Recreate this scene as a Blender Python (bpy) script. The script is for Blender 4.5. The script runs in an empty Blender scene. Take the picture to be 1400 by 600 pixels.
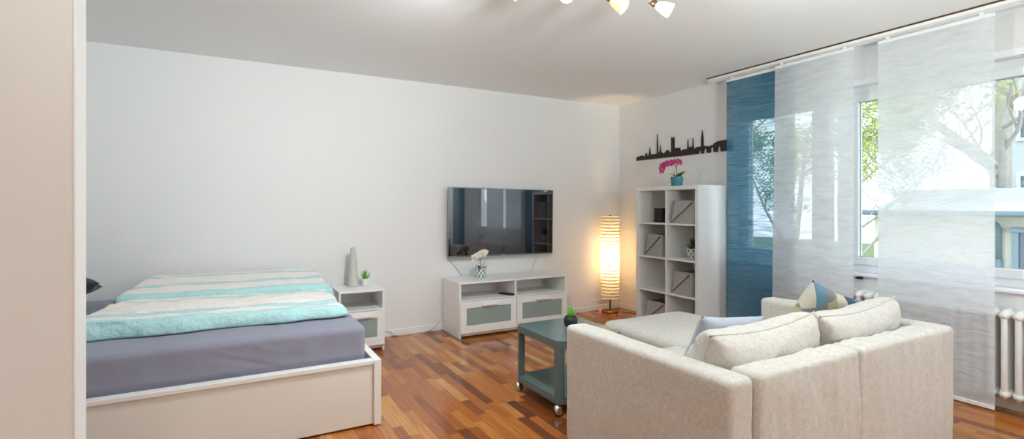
import bpy, bmesh, math, random
from mathutils import Vector, Matrix, noise
PI = math.pi
random.seed(7)
SC = bpy.context.scene
COL = SC.collection

# ------------------------------------------------------------------ nodes / materials
def srgb(r, g, b):
    f = lambda c: c / 12.92 if c <= .04045 else ((c + .055) / 1.055) ** 2.4
    return (f(r / 255), f(g / 255), f(b / 255), 1)

class NT:
    """small wrapper to write node trees shortly"""
    def __init__(s, name):
        s.m = bpy.data.materials.new(name); s.m.use_nodes = True
        s.t = s.m.node_tree; s.t.nodes.clear()
        s.out = s.t.nodes.new('ShaderNodeOutputMaterial')
    def n(s, typ, **k):
        nd = s.t.nodes.new('ShaderNode' + typ)
        for a, v in k.items():
            if a.startswith('i_'):
                key = a[2:]
                key = int(key) if key.isdigit() else key.replace('_', ' ')
                s.put(nd.inputs[key], v)
            else: setattr(nd, a, v)
        return nd
    def put(s, sock, v):
        if hasattr(v, 'is_output') or isinstance(v, bpy.types.NodeSocket): s.t.links.new(v, sock)
        elif isinstance(v, bpy.types.Node): s.t.links.new(v.outputs[0], sock)
        else: sock.default_value = v
    def math(s, op, a, b=0.0, c=0.0):
        nd = s.n('Math', operation=op)
        s.put(nd.inputs[0], a); s.put(nd.inputs[1], b); s.put(nd.inputs[2], c)
        return nd.outputs[0]
    def ramp(s, fac, stops, interp='LINEAR'):
        nd = s.n('ValToRGB'); nd.color_ramp.interpolation = interp
        e = nd.color_ramp.elements
        while len(e) > 1: e.remove(e[0])
        e[0].position, e[0].color = stops[0]
        for p, c in stops[1:]:
            x = e.new(p); x.color = c
        s.put(nd.inputs[0], fac); return nd.outputs[0]
    def mix(s, fac, a, b, blend='MIX'):
        nd = s.n('Mix', data_type='RGBA', blend_type=blend)
        s.put(nd.inputs[0], fac); s.put(nd.inputs[6], a); s.put(nd.inputs[7], b)
        return nd.outputs[2]
    def coord(s, scale=(1, 1, 1)):
        tc = s.n('TexCoord'); mp = s.n('Mapping'); mp.inputs['Scale'].default_value = scale
        s.t.links.new(tc.outputs['Object'], mp.inputs[0]); return mp.outputs[0]
    def noise(s, scale, vec=None, detail=3, rough=.5):
        nd = s.n('TexNoise'); nd.inputs['Scale'].default_value = scale
        nd.inputs['Detail'].default_value = detail; nd.inputs['Roughness'].default_value = rough
        s.put(nd.inputs['Vector'], vec if vec is not None else s.coord()); return nd.outputs[0]
    def bump(s, h, strength, dist=.002):
        nd = s.n('Bump'); nd.inputs['Strength'].default_value = strength; nd.inputs['Distance'].default_value = dist
        s.put(nd.inputs['Height'], h); return nd.outputs[0]
    def bsdf(s, color, rough=.5, spec=.5, metal=0, normal=None, **k):
        nd = s.n('BsdfPrincipled')
        s.put(nd.inputs['Base Color'], color); s.put(nd.inputs['Roughness'], rough)
        nd.inputs['Specular IOR Level'].default_value = spec; nd.inputs['Metallic'].default_value = metal
        if normal is not None: s.put(nd.inputs['Normal'], normal)
        for a, v in k.items(): s.put(nd.inputs[a.replace('_', ' ')], v)
        return nd.outputs[0]
    def done(s, sh):
        s.t.links.new(sh, s.out.inputs[0]); return s.m

def plain(name, c, rough=.5, spec=.5, metal=0, nscale=0, nstr=.1, var=0, **k):
    t = NT(name); col = c; nor = None
    if nscale:
        nz = t.noise(nscale)
        nor = t.bump(nz, nstr)
    if var:
        v = t.noise(nscale * .3 if nscale else 8)
        d = tuple(x * (1 - var) for x in c[:3]) + (1,)
        col = t.mix(v, d, tuple(min(1, x * (1 + var * .5)) for x in c[:3]) + (1,))
    return t.done(t.bsdf(col, rough, spec, metal, nor, **k))

M = {}
def build_materials():
    t = NT('wall_paint')
    v = t.coord(); a = t.noise(38, v, 4, .6); b = t.noise(140, v, 2)
    h = t.math('ADD', a, t.math('MULTIPLY', b, .4))
    M['wall'] = t.done(t.bsdf((.80, .80, .795, 1), .85, .2, 0, t.bump(h, .28, .004)))
    M['smooth_wall'] = plain('smooth_wall_paint', (.80, .79, .775, 1), .85, .2, nscale=160, nstr=.12)
    M['ceil'] = plain('ceiling_paint', (.86, .865, .865, 1), .9, .2, nscale=120, nstr=.1)
    M['cream'] = plain('cream_panel_foil', (.80, .775, .715, 1), .4, .4, nscale=200, nstr=.02)
    M['trim'] = plain('white_gloss_paint', (.84, .84, .83, 1), .4, .4, nscale=30, nstr=.04)
    M['lacquer'] = plain('white_furniture_foil', (.84, .84, .82, 1), .35, .45, nscale=200, nstr=.02)
    M['upvc'] = plain('white_window_frame', (.85, .88, .90, 1), .3, .5)
    # --- strip parquet in merbau tones, boards along Y
    t = NT('strip_parquet')
    tc = t.n('TexCoord'); sx = t.n('SeparateXYZ'); t.t.links.new(tc.outputs['Object'], sx.inputs[0])
    X, Y = sx.outputs[0], sx.outputs[1]
    W_, L_ = .063, .40
    rx = t.math('DIVIDE', X, W_); row = t.math('FLOOR', rx); fx = t.math('FRACT', rx)
    wn = t.n('TexWhiteNoise', noise_dimensions='1D'); t.put(wn.inputs['W'], row)
    off = t.math('MULTIPLY', wn.outputs[0], 3.7)
    ry = t.math('ADD', t.math('DIVIDE', Y, L_), off)
    # uneven board lengths
    ry = t.math('ADD', ry, t.math('MULTIPLY', t.math('SINE', t.math('ADD', t.math('MULTIPLY', ry, 2.2), t.math('MULTIPLY', off, 5))), .32))
    colm = t.math('FLOOR', ry); fy = t.math('FRACT', ry)
    cv = t.n('CombineXYZ'); t.put(cv.inputs[0], row); t.put(cv.inputs[1], colm)
    w2 = t.n('TexWhiteNoise', noise_dimensions='3D'); t.t.links.new(cv.outputs[0], w2.inputs['Vector'])
    r = w2.outputs[0]
    base = t.ramp(r, [(0, srgb(108, 62, 40)), (.10, srgb(140, 78, 38)), (.28, srgb(168, 96, 42)), (.5, srgb(184, 110, 48)),
                      (.7, srgb(192, 120, 54)), (.88, srgb(202, 136, 66)), (1, srgb(212, 156, 90))])
    gv = t.n('CombineXYZ'); t.put(gv.inputs[0], t.math('MULTIPLY', X, 90)); t.put(gv.inputs[1], t.math('MULTIPLY', Y, 4)); t.put(gv.inputs[2], t.math('MULTIPLY', r, 40))
    g = t.noise(1.0, gv.outputs[0], 5, .65)
    base = t.mix(t.math('MULTIPLY', t.math('SUBTRACT', g, .34), 1.5), base, t.mix(1, base, srgb(150, 110, 90), 'MULTIPLY'))
    ex = t.math('LESS_THAN', t.math('MINIMUM', fx, t.math('SUBTRACT', 1, fx)), .012)
    ey = t.math('LESS_THAN', t.math('MINIMUM', fy, t.math('SUBTRACT', 1, fy)), .003)
    e = t.math('MAXIMUM', ex, ey)
    base = t.mix(t.math('MULTIPLY', e, .55), base, srgb(70, 34, 18))
    big = t.noise(7, None, 2)
    rough = t.math('ADD', .10, t.math('MULTIPLY', big, .12))
    M['parquet'] = t.done(t.bsdf(base, rough, .62, 0, t.bump(t.math('SUBTRACT', t.math('MULTIPLY', g, .25), e), .12, .001)))
    # --- fabrics
    def fabric(name, c, weave=420, var=.12, rough=.95, wr=.25):
        t = NT(name); v = t.coord()
        a = t.noise(weave, t.coord((1, 1, .35)), 2); b = t.noise(weave, t.coord((.35, .35, 1)), 2)
        w = t.math('ADD', a, b)
        f = t.noise(9, v, 4, .6)
        hi = tuple(min(1, x * (1 + var * .6)) for x in c[:3]) + (1,); lo = tuple(x * (1 - var) for x in c[:3]) + (1,)
        col = t.mix(t.math('MULTIPLY', w, .5), lo, hi)
        h = t.math('ADD', t.math('MULTIPLY', w, .3), t.math('MULTIPLY', f, .8))
        return t.done(t.bsdf(col, rough, .15, 0, t.bump(h, wr, .006), Sheen_Weight=.15))
    t = NT('natural_linen')
    a = t.noise(230, t.coord((1, 1, .25)), 2); b = t.noise(230, t.coord((.25, .25, 1)), 2); m = t.noise(38, None, 4, .7); f = t.noise(8, t.coord((1, 1, .6)), 5, .6)
    w = t.math('ADD', t.math('MULTIPLY', t.math('ADD', a, b), .35), t.math('MULTIPLY', m, .3))
    col = t.ramp(w, [(.30, (.46, .43, .38, 1)), (.5, (.60, .575, .525, 1)), (.72, (.72, .70, .66, 1))])
    h = t.math('ADD', t.math('MULTIPLY', w, .35), f)
    M['linen'] = t.done(t.bsdf(col, .95, .12, 0, t.bump(h, .45, .014), Sheen_Weight=.12))
    M['sheet'] = fabric('lilac_grey_jersey', srgb(144, 145, 161), 600, .06, wr=.3)
    M['dark_fabric'] = fabric('charcoal_fabric', srgb(62, 60, 60))
    M['grey_pillow'] = fabric('pale_grey_blue_weave', srgb(176, 182, 196), 300, .12)
    M['felt'] = fabric('grey_felt', srgb(170, 171, 168), 260, .25, wr=.35)
    M['felt_dark'] = fabric('dark_felt_lining_and_shadow', srgb(60, 54, 52), 260, .2)
    # --- striped duvet: stripes run along X, so colour follows Y (object origin = duvet front edge)
    def duvet(name, stops):
        t = NT(name); tc = t.n('TexCoord'); sx = t.n('SeparateXYZ'); t.t.links.new(tc.outputs['UV'], sx.inputs[0])
        wob = t.math('MULTIPLY', t.math('SUBTRACT', t.noise(2.2, None, 3), .5), .03)
        y = t.math('ADD', sx.outputs[1], wob)
        c = t.ramp(y, stops, 'CONSTANT')
        th = t.noise(1.0, t.coord((18, 260, 20)), 2)
        c = t.mix(t.math('MULTIPLY', th, .5), c, srgb(246, 246, 242))
        wr = t.math('ADD', t.noise(11, t.coord((1, 1.6, 1)), 5, .6), t.math('MULTIPLY', t.noise(34, None, 3), .4))
        return t.done(t.bsdf(c, .9, .15, 0, t.bump(wr, 1.0, .016), Sheen_Weight=.1))
    TE, WH, TL = srgb(150, 210, 212), srgb(236, 228, 222), srgb(156, 208, 210)
    M['duvet_front'] = duvet('striped_duvet_front', [(0, TE), (.085, WH), (.165, TL), (.265, WH), (.74, TL), (.80, WH), (.90, TE)])
    M['duvet_back'] = duvet('striped_duvet_back', [(0, TE), (.11, WH), (.34, TL), (.46, WH), (.76, TL), (.83, WH)])
    # geometric pillow
    t = NT('geometric_print'); tc = t.n('TexCoord'); sx = t.n('SeparateXYZ'); t.t.links.new(tc.outputs['Object'], sx.inputs[0])
    a = t.math('FLOOR', t.math('MULTIPLY', t.math('ADD', sx.outputs[0], t.math('MULTIPLY', sx.outputs[2], .6)), 13))
    b = t.math('FLOOR', t.math('MULTIPLY', t.math('SUBTRACT', sx.outputs[2], t.math('MULTIPLY', sx.outputs[0], .9)), 5.5))
    cv = t.n('CombineXYZ'); t.put(cv.inputs[0], a); t.put(cv.inputs[1], b)
    w = t.n('TexWhiteNoise', noise_dimensions='3D'); t.t.links.new(cv.outputs[0], w.inputs['Vector'])
    c = t.ramp(w.outputs[0], [(0, srgb(66, 88, 112)), (.24, srgb(128, 130, 130)), (.42, srgb(200, 194, 178)), (.60, srgb(170, 168, 136)),
                              (.68, srgb(222, 226, 228)), (.82, srgb(104, 138, 160))], 'CONSTANT')
    M['geo'] = t.done(t.bsdf(c, .9, .15, 0, t.bump(t.noise(300), .15, .002)))
    # --- curtain sheets
    def sheer(name, c, lo, hi, cy, cz, mixc=None, contrast=2.6):
        t = NT(name)
        warp = t.noise(1.0, t.coord((1, 3, 6)), 2)
        mp = t.coord((1, cy, cz)); va = t.n('VectorMath', operation='ADD'); t.put(va.inputs[0], mp)
        cw = t.n('CombineXYZ'); t.put(cw.inputs[2], t.math('MULTIPLY', warp, 3.0)); t.t.links.new(cw.outputs[0], va.inputs[1])
        s1 = t.noise(1.0, va.outputs[0], 4, .6)
        s2 = t.noise(1.0, t.coord((1, 2.2, 3)), 3, .6)
        f = t.math('ADD', t.math('MULTIPLY', s1, .75), t.math('MULTIPLY', s2, .25))
        f = t.math('MINIMUM', 1.0, t.math('MAXIMUM', 0.0, t.math('ADD', .5, t.math('MULTIPLY', t.math('SUBTRACT', f, .5), contrast))))
        fac = t.math('ADD', lo, t.math('MULTIPLY', f, hi - lo))
        col = c if mixc is None else t.mix(f, mixc, c)
        nor = t.bump(f, .5, .012)
        d = t.n('BsdfDiffuse', i_Color=col, i_Normal=nor); tl = t.n('BsdfTranslucent', i_Color=col, i_Normal=nor)
        mx = t.n('MixShader', i_0=.36); t.t.links.new(d.outputs[0], mx.inputs[1]); t.t.links.new(tl.outputs[0], mx.inputs[2])
        tp = t.n('BsdfTransparent')
        m2 = t.n('MixShader', i_0=fac); t.t.links.new(mx.outputs[0], m2.inputs[1]); t.t.links.new(tp.outputs[0], m2.inputs[2])
        return t.done(m2.outputs[0])
    M['sheer'] = sheer('white_crinkled_sheer', (.80, .835, .86, 1), .07, .34, 5, 30)
    M['blue_sheer'] = sheer('petrol_blue_slub', srgb(86, 152, 182), .06, .40, 5, 80, srgb(50, 106, 136), 2.8)
    # --- glass
    t = NT('window_glass')
    lw = t.n('LayerWeight', i_Blend=.5); fr5 = t.math('ADD', .045, t.math('MULTIPLY', t.math('POWER', lw.outputs['Facing'], 5), .9)); tp = t.n('BsdfTransparent'); gl = t.n('BsdfGlossy', i_Roughness=.0)
    mx = t.n('MixShader'); t.put(mx.inputs[0], fr5); t.t.links.new(tp.outputs[0], mx.inputs[1]); t.t.links.new(gl.outputs[0], mx.inputs[2])
    M['glass'] = t.done(mx.outputs[0])
    M['frosted'] = plain('frosted_grey_glass', srgb(146, 163, 158), .22, .5)
    M['screen'] = plain('tv_screen', (.006, .005, .009, 1), .02, .5, IOR=2.1)
    M['black'] = plain('black_plastic', (.012, .012, .013, 1), .4, .5)
    M['tv_bezel'] = plain('dark_silver_bezel', (.22, .23, .25, 1), .3, .5, .8)
    M['silver'] = plain('brushed_steel', (.62, .60, .57, 1), .28, .5, 1)
    M['brass'] = plain('antique_brass', srgb(150, 126, 88), .3, .5, 1)
    M['dark_brass'] = plain('shadow_strip_brown', srgb(98, 74, 44), .35, .5, .8)
    M['table'] = plain('grey_turquoise_lacquer', srgb(92, 110, 110), .22, .5, nscale=220, nstr=.03)
    M['rubber'] = plain('dark_rubber', (.03, .03, .03, 1), .7)
    M['teal_pot'] = plain('teal_ceramic', srgb(62, 138, 144), .35, .5, nscale=60, nstr=.05, var=.12)
    M['white_pot'] = plain('white_ceramic', (.82, .82, .80, 1), .35)
    M['vase'] = plain('pale_grey_ceramic', srgb(200, 198, 190), .55, .3, nscale=90, nstr=.12)
    M['black_pot'] = plain('black_stoneware', (.016, .017, .02, 1), .45, .4, nscale=60, nstr=.08)
    M['soil'] = plain('soil', srgb(60, 46, 36), .95, nscale=90, nstr=.5, var=.4)
    M['leaf'] = plain('orchid_leaf', srgb(72, 128, 44), .4, .4, nscale=30, nstr=.1, var=.25)
    M['succ'] = plain('succulent_leaf', srgb(122, 190, 72), .5, .4, nscale=30, nstr=.1, var=.25)
    M['grassy'] = plain('dark_grass_blade', srgb(64, 104, 50), .5, .4, nscale=30, var=.4)
    M['stem'] = plain('brown_green_stem', srgb(112, 100, 56), .6)
    M['petal_white'] = plain('white_petal', srgb(244, 238, 226), .6, nscale=60, var=.06, Subsurface_Weight=.1)
    M['petal_pink'] = plain('magenta_petal', srgb(198, 60, 132), .6, nscale=60, var=.25)
    M['lip'] = plain('yellow_petal_lip', srgb(214, 170, 66), .6)
    M['wood_black'] = plain('dark_stained_wood', srgb(46, 32, 26), .5, .4, nscale=80, nstr=.08, var=.25)
    M['cable'] = plain('grey_white_cable', srgb(200, 194, 184), .5)
    M['bamboo'] = plain('bamboo_rib', srgb(176, 150, 104), .7)
    M['cable_dark'] = plain('brown_cable', srgb(120, 96, 70), .5)
    M['radiator'] = plain('radiator_enamel', (.80, .81, .80, 1), .38, .45, nscale=25, nstr=.05)
    # patterned pots
    t = NT('diamond_pattern_ceramic'); tc = t.n('TexCoord'); sx = t.n('SeparateXYZ'); t.t.links.new(tc.outputs['Object'], sx.inputs[0])
    an = t.math('MULTIPLY', t.math('ARCTAN2', sx.outputs[1], sx.outputs[0]), 8 / (2 * PI)); zz = t.math('MULTIPLY', sx.outputs[2], 17.5)
    p = t.math('ADD', an, zz); q = t.math('SUBTRACT', an, zz)
    fp = t.math('ABSOLUTE', t.math('SUBTRACT', t.math('FRACT', p), .5)); fq = t.math('ABSOLUTE', t.math('SUBTRACT', t.math('FRACT', q), .5))
    ins = t.math('LESS_THAN', t.math('MAXIMUM', fp, fq), .36)
    par = t.math('FLOORED_MODULO', t.math('ADD', t.math('FLOOR', p), t.math('FLOOR', q)), 2)
    c = t.mix(ins, srgb(232, 232, 226), t.mix(par, srgb(108, 166, 168), srgb(128, 124, 128)))
    M['pattern_pot'] = t.done(t.bsdf(c, .4))
    # lamp paper: ribbed, translucent
    t = NT('rice_paper')
    c = (.84, .78, .68, 1)
    nz = t.noise(60)
    nor = t.bump(nz, .2, .003)
    d = t.n('BsdfDiffuse', i_Color=c, i_Normal=nor); tl = t.n('BsdfTranslucent', i_Color=c, i_Normal=nor)
    mx = t.n('MixShader', i_0=.5); t.t.links.new(d.outputs[0], mx.inputs[1]); t.t.links.new(tl.outputs[0], mx.inputs[2])
    M['paper'] = t.done(mx.outputs[0])
    # opal glass lampshade
    t = NT('opal_glass_shade')
    tl = t.n('BsdfTranslucent', i_Color=srgb(255, 246, 226)); d = t.bsdf(srgb(250, 240, 220), .2)
    mx = t.n('MixShader', i_0=.5); t.t.links.new(d, mx.inputs[1]); t.t.links.new(tl.outputs[0], mx.inputs[2])
    M['opal'] = t.done(mx.outputs[0])
    t = NT('glowing_bulb'); e = t.n('Emission', i_Color=(1, .86, .62, 1), i_Strength=4.0); M['bulb'] = t.done(e.outputs[0])
    # outside
    M['bark'] = plain('tree_bark', srgb(182, 172, 160), .9, .2, nscale=18, nstr=.6, var=.3)
    M['foliage'] = plain('spring_leaf', srgb(184, 200, 92), .7, .2, nscale=3, nstr=0, var=.35)
    M['render_cream'] = plain('cream_render', srgb(226, 218, 200), .9, nscale=40, nstr=.2)
    M['zinc'] = plain('zinc_sheet', srgb(132, 150, 162), .5, .4, .3)
    M['roof_light'] = plain('pale_roof_sheet', srgb(206, 214, 220), .6)
    M['pale_render'] = plain('pale_grey_render', srgb(186, 190, 192), .9, nscale=20, nstr=.2)
    M['dark_pane'] = plain('dark_window_pane', srgb(88, 104, 118), .12, .6)
    M['lawn'] = plain('courtyard_lawn', srgb(104, 118, 66), .95, nscale=6, nstr=.5, var=.3)
build_materials()

# ------------------------------------------------------------------ mesh builder
class MB:
    def __init__(s): s.bm = bmesh.new(); s.uv = None
    def box(s, x0, x1, y0, y1, z0, z1):
        v = [s.bm.verts.new((x, y, z)) for x in (x0, x1) for y in (y0, y1) for z in (z0, z1)]
        for f in ((0, 1, 3, 2), (4, 6, 7, 5), (0, 4, 5, 1), (2, 3, 7, 6), (0, 2, 6, 4), (1, 5, 7, 3)):
            s.bm.faces.new([v[i] for i in f])
        return s
    def prism(s, pts, axis, a, b):
        """polygon pts (2D) extruded along axis 'x','y','z' from a to b"""
        def P(p, d): return {'x': (d, p[0], p[1]), 'y': (p[0], d, p[1]), 'z': (p[0], p[1], d)}[axis]
        A = [s.bm.verts.new(P(p, a)) for p in pts]; B = [s.bm.verts.new(P(p, b)) for p in pts]
        s.bm.faces.new(A); s.bm.faces.new(B[::-1])
        n = len(pts)
        for i in range(n): s.bm.faces.new((A[i], B[i], B[(i + 1) % n], A[(i + 1) % n]))
        return s
    def lathe(s, prof, c=(0, 0, 0), n=28, M4=None, cap=True):
        """profile of (r, z) revolved about local z through c; M4 orients it"""
        rings = []
        for r, z in prof:
            ring = []
            for k in range(n):
                p = Vector((r * math.cos(2 * PI * k / n), r * math.sin(2 * PI * k / n), z))
                if M4 is not None: p = M4 @ p
                ring.append(s.bm.verts.new(p + Vector(c)))
            rings.append(ring)
        for a, b in zip(rings, rings[1:]):
            for k in range(n): s.bm.faces.new((a[k], a[(k + 1) % n], b[(k + 1) % n], b[k]))
        if cap:
            if prof[0][0] > 1e-6: s.bm.faces.new(rings[0][::-1])
            if prof[-1][0] > 1e-6: s.bm.faces.new(rings[-1])
        return s
    def tube(s, pts, r, n=8, cap=True):
        pts = [Vector(p) for p in pts]; rs = r if isinstance(r, (list, tuple)) else [r] * len(pts)
        rings = []; up = Vector((0, 0, 1))
        for i, p in enumerate(pts):
            d = (pts[min(i + 1, len(pts) - 1)] - pts[max(i - 1, 0)]).normalized()
            u = d.cross(up)
            if u.length < .05: u = d.cross(Vector((1, 0, 0)))
            u.normalize(); w = d.cross(u).normalized()
            rings.append([s.bm.verts.new(p + (u * math.cos(2 * PI * k / n) + w * math.sin(2 * PI * k / n)) * rs[i]) for k in range(n)])
        for a, b in zip(rings, rings[1:]):
            for k in range(n): s.bm.faces.new((a[k], a[(k + 1) % n], b[(k + 1) % n], b[k]))
        if cap: s.bm.faces.new(rings[0][::-1]); s.bm.faces.new(rings[-1])
        return s
    def rbox(s, x0, x1, y0, y1, z0, z1, r, n=(10, 10, 10), fn=None):
        """rounded box with dense faces; fn(p, normal, q) -> p, q in [-1,1]^3"""
        c = Vector(((x0 + x1) / 2, (y0 + y1) / 2, (z0 + z1) / 2)); H = Vector(((x1 - x0) / 2, (y1 - y0) / 2, (z1 - z0) / 2))
        r = min(r, min(H) * .98)
        ax = []
        for i in range(3):
            k = H[i] - r; m = max(1, n[i])
            core = [-k + 2 * k * j / m for j in range(m + 1)]
            ed = [k + r * math.tan(math.radians(a)) for a in (15, 30)] + [H[i]]
            ax.append([-e for e in ed[::-1]] + core + ed)
        cache = {}
        def V(p):
            key = tuple(round(t, 6) for t in p)
            if key in cache: return cache[key]
            core = Vector([max(-(H[i] - r), min(H[i] - r, p[i])) for i in range(3)])
            d = Vector(p) - core; d.normalize()
            q = core + d * r
            if fn: q = fn(q, d, Vector([q[i] / H[i] for i in range(3)]))
            cache[key] = s.bm.verts.new(q + c); return cache[key]
        for i in range(3):
            j, k = (i + 1) % 3, (i + 2) % 3
            for sg in (-1, 1):
                for a in range(len(ax[j]) - 1):
                    for b in range(len(ax[k]) - 1):
                        quad = []
                        for (da, db) in ((0, 0), (1, 0), (1, 1), (0, 1)):
                            p = [0, 0, 0]; p[i] = sg * H[i]; p[j] = ax[j][a + da]; p[k] = ax[k][b + db]
                            quad.append(V(p))
                        if sg < 0: quad.reverse()
                        if len(set(quad)) == 4: s.bm.faces.new(quad)
        return s
    def grid(s, fn, nu, nv, uv=True):
        g = [[s.bm.verts.new(fn(i / nu, j / nv)) for j in range(nv + 1)] for i in range(nu + 1)]
        L = s.bm.loops.layers.uv.verify() if uv else None
        for i in range(nu):
            for j in range(nv):
                f = s.bm.faces.new((g[i][j], g[i + 1][j], g[i + 1][j + 1], g[i][j + 1]))
                if uv:
                    for l, (a, b) in zip(f.loops, ((i, j), (i + 1, j), (i + 1, j + 1), (i, j + 1))): l[L].uv = (a / nu, b / nv)
        return s
    def xform(s, M4):
        bmesh.ops.transform(s.bm, matrix=M4, verts=s.bm.verts); return s
    def build(s, name, mat, parent=None, base=(0, 0, 0), smooth=False, bevel=0, seg=2, recalc=True):
        if recalc: bmesh.ops.recalc_face_normals(s.bm, faces=s.bm.faces)
        if base != (0, 0, 0): bmesh.ops.translate(s.bm, vec=-Vector(base), verts=s.bm.verts)
        me = bpy.data.meshes.new(name); s.bm.to_mesh(me); s.bm.free()
        if smooth:
            for p in me.polygons: p.use_smooth = True
        mats = mat if isinstance(mat, (list, tuple)) else [mat]
        for m in mats: me.materials.append(m)
        o = bpy.data.objects.new(name, me); COL.objects.link(o)
        if bevel:
            b = o.modifiers.new('Bevel', 'BEVEL'); b.width = bevel; b.segments = seg; b.limit_method = 'ANGLE'; b.angle_limit = math.radians(40)
            b.harden_normals = False
        if smooth == 'auto':
            pass
        if parent is not None: o.parent = parent
        else: o.location = base
        return o

BASE = {}
def thing(name, label, cat, base=(0, 0, 0), group=None):
    o = bpy.data.objects.new(name, None); COL.objects.link(o); o.location = base
    o.empty_display_size = .05
    o['label'] = label; o['category'] = cat
    if group: o['group'] = group
    BASE[o] = tuple(base); return o
def root_of(o):
    while o.parent is not None: o = o.parent
    return o
def part(name, mb, mat, parent, **k):
    return mb.build(name, mat, parent, base=BASE.get(root_of(parent), (0, 0, 0)), **k)
def solo(name, mb, mat, label, cat, base=(0, 0, 0), group=None, **k):
    o = mb.build(name, mat, None, base=base, **k); o['label'] = label; o['category'] = cat
    if group: o['group'] = group
    return o
def struct(name, mb, mat, parent=None, **k):
    o = mb.build(name, mat, parent, **k)
    if parent is None: o['kind'] = 'structure'
    return o
def dup(root, loc, rz=None, label=None):
    def cp(o, par):
        c = o.copy(); COL.objects.link(c)
        c.parent = par
        for ch in o.children: cp(ch, c)
        return c
    r = cp(root, None); r.location = loc
    if rz is not None: r.rotation_euler = (0, 0, rz)
    if label: r['label'] = label
    return r
def frac_noise(p, s=1.0): return noise.noise(Vector(p) * s)

# ------------------------------------------------------------------ room shell
H = 2.494
XL, YF = -5.75, -6.0
struct('floor', MB().box(XL - .1, .1, YF - .1, .1, -.12, 0), M['parquet'])
struct('ceiling', MB().box(XL - .1, .3, YF - .1, .1, H, H + .15), M['ceil'])
struct('wall_back', MB().box(XL - .1, .3, 0, .12, -.12, H), M['wall'])
struct('wall_left', MB().box(XL - .12, XL, YF, 0, -.12, H), M['wall'])
struct('wall_front', MB().box(XL - .12, .3, YF - .12, YF, -.12, H), M['wall'])
# window wall: a reveal from Y=-1.59 to -4.62, z .735 to 2.232
WY0, WY1, WZ0, WZ1 = -1.59, -4.62, .735, 2.232
wr = MB()
wr.box(0, .3, WY0, 0, -.12, H).box(0, .3, YF, WY1, -.12, H)
wr.box(0, .3, WY1, WY0, -.12, WZ0).box(0, .3, WY1, WY0, WZ1, H)
struct('wall_right', wr, M['wall'])
struct('wall_partition', MB().box(XL, -4.616, -3.15, -3.05, 0, H), M['smooth_wall'])
struct('trim_1', MB().box(-4.616, -4.61, -3.152, -3.048, 0, H), M['trim'], bevel=.002)
struct('baseboard_back', MB().box(XL, -.013, -.013, 0, 0, .06), M['trim'], bevel=.003)
struct('baseboard_right', MB().box(-.013, 0, YF, 0, 0, .06), M['trim'], bevel=.003)
# sill and roller-shutter lip
struct('trim_2', MB().box(-.035, .10, WY1 - .03, WY0 + .02, .722, .745), M['upvc'], bevel=.004)
struct('trim_3', MB().box(-.004, .06, WY1 - .0, WY0, 2.186, 2.232), M['upvc'], bevel=.004)

# windows: X .07 .. .13
def frame_ring(mb, y0, y1, z0, z1, w, x0, x1, wb=None):
    wb = wb or w
    mb.box(x0, x1, y1, y0, z0, z0 + wb); mb.box(x0, x1, y1, y0, z1 - w, z1)
    mb.box(x0, x1, y1, y1 + w, z0 + wb, z1 - w); mb.box(x0, x1, y0 - w, y0, z0 + wb, z1 - w)
def window(n, y0, y1, sash_w, outer_w):
    f = MB(); frame_ring(f, y0, y1, .745, 2.186, outer_w, .08, .14)
    w = struct('window_%d' % n, f, M['upvc'], bevel=.004)
    s = MB(); sy0, sy1 = y0 - outer_w + .008, y1 + outer_w - .008
    frame_ring(s, sy0, sy1, .745 + outer_w - .008, 2.186 - outer_w + .008, sash_w, .062, .125, None)
    s.build('sash', M['upvc'], w, bevel=.006)
    i = outer_w - .008 + sash_w
    g = MB(); g.box(.098, .102, y1 + i - .004, y0 - i + .004, .745 + i - .004, 2.186 - i + .004)
    g.build('pane', M['glass'], w)
    # dark glazing seal
    k = MB(); frame_ring(k, y0 - i + .003, y1 + i - .003, .745 + i - .003, 2.186 - i + .003, .006, .090, .096)
    k.build('seal', M['zinc'], w)
    return w
w1 = window(1, -1.59, -2.40, .06, .065)
h = MB(); h.box(.035, .06, -2.335, -2.318, 1.38, 1.42).rbox(.02, .036, -2.335, -2.318, 1.28, 1.42, .006, (2, 2, 4)); h.build('handle', M['upvc'], w1, smooth=True)
window(2, -2.40, -2.52, .02, .022)
window(3, -2.52, -4.62, .06, .065)

# ------------------------------------------------------------------ bed
b = thing('bed_frame', 'white wooden bed frame standing behind the partition edge at left', 'bed', (-3.525, -1.9, 0))
part('footboard', MB().box(-3.545, -3.503, -1.90, -.10, .006, .378), M['lacquer'], b, bevel=.003)
part('side_panel', MB().box(-5.62, -3.545, -1.885, -1.862, .012, .353), M['cream'], b, bevel=.002)
part('side_rail', MB().box(-5.62, -3.545, -1.896, -1.842, .352, .378), M['lacquer'], b, bevel=.004)
part('side_panel', MB().box(-5.62, -3.545, -.125, -.10, .012, .378), M['lacquer'], b, bevel=.002)
part('slat_base', MB().box(-5.62, -3.545, -1.862, -.125, .20, .235), M['lacquer'], b)
part('headboard', MB().box(-5.66, -5.62, -1.90, -.10, .006, .9), M['lacquer'], b, bevel=.004)
def mat_fn(p, n, q):
    e = .004 * frac_noise(p, 3.0) + .002 * frac_noise(p, 11)
    puff = .012 * (1 - q.x ** 2) * (1 - q.y ** 2) if n.z > .5 else 0
    # the top edge leans slightly outwards, the side is drawn in towards the rail
    side = -.006 * (q.z < 0) * abs(n.y)
    fan = math.exp(-((p.x - .46) / .22) ** 2 - ((p.z - .06) / .07) ** 2)
    w = .007 * fan * frac_noise((p.x * 5 + 3, 0, p.z * 42 + p.x * 14)) * abs(n.y) + .003 * frac_noise((p.x * 16, p.y * 16, p.z * 5))
    return p + n * (e + puff + side + w)
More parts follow.
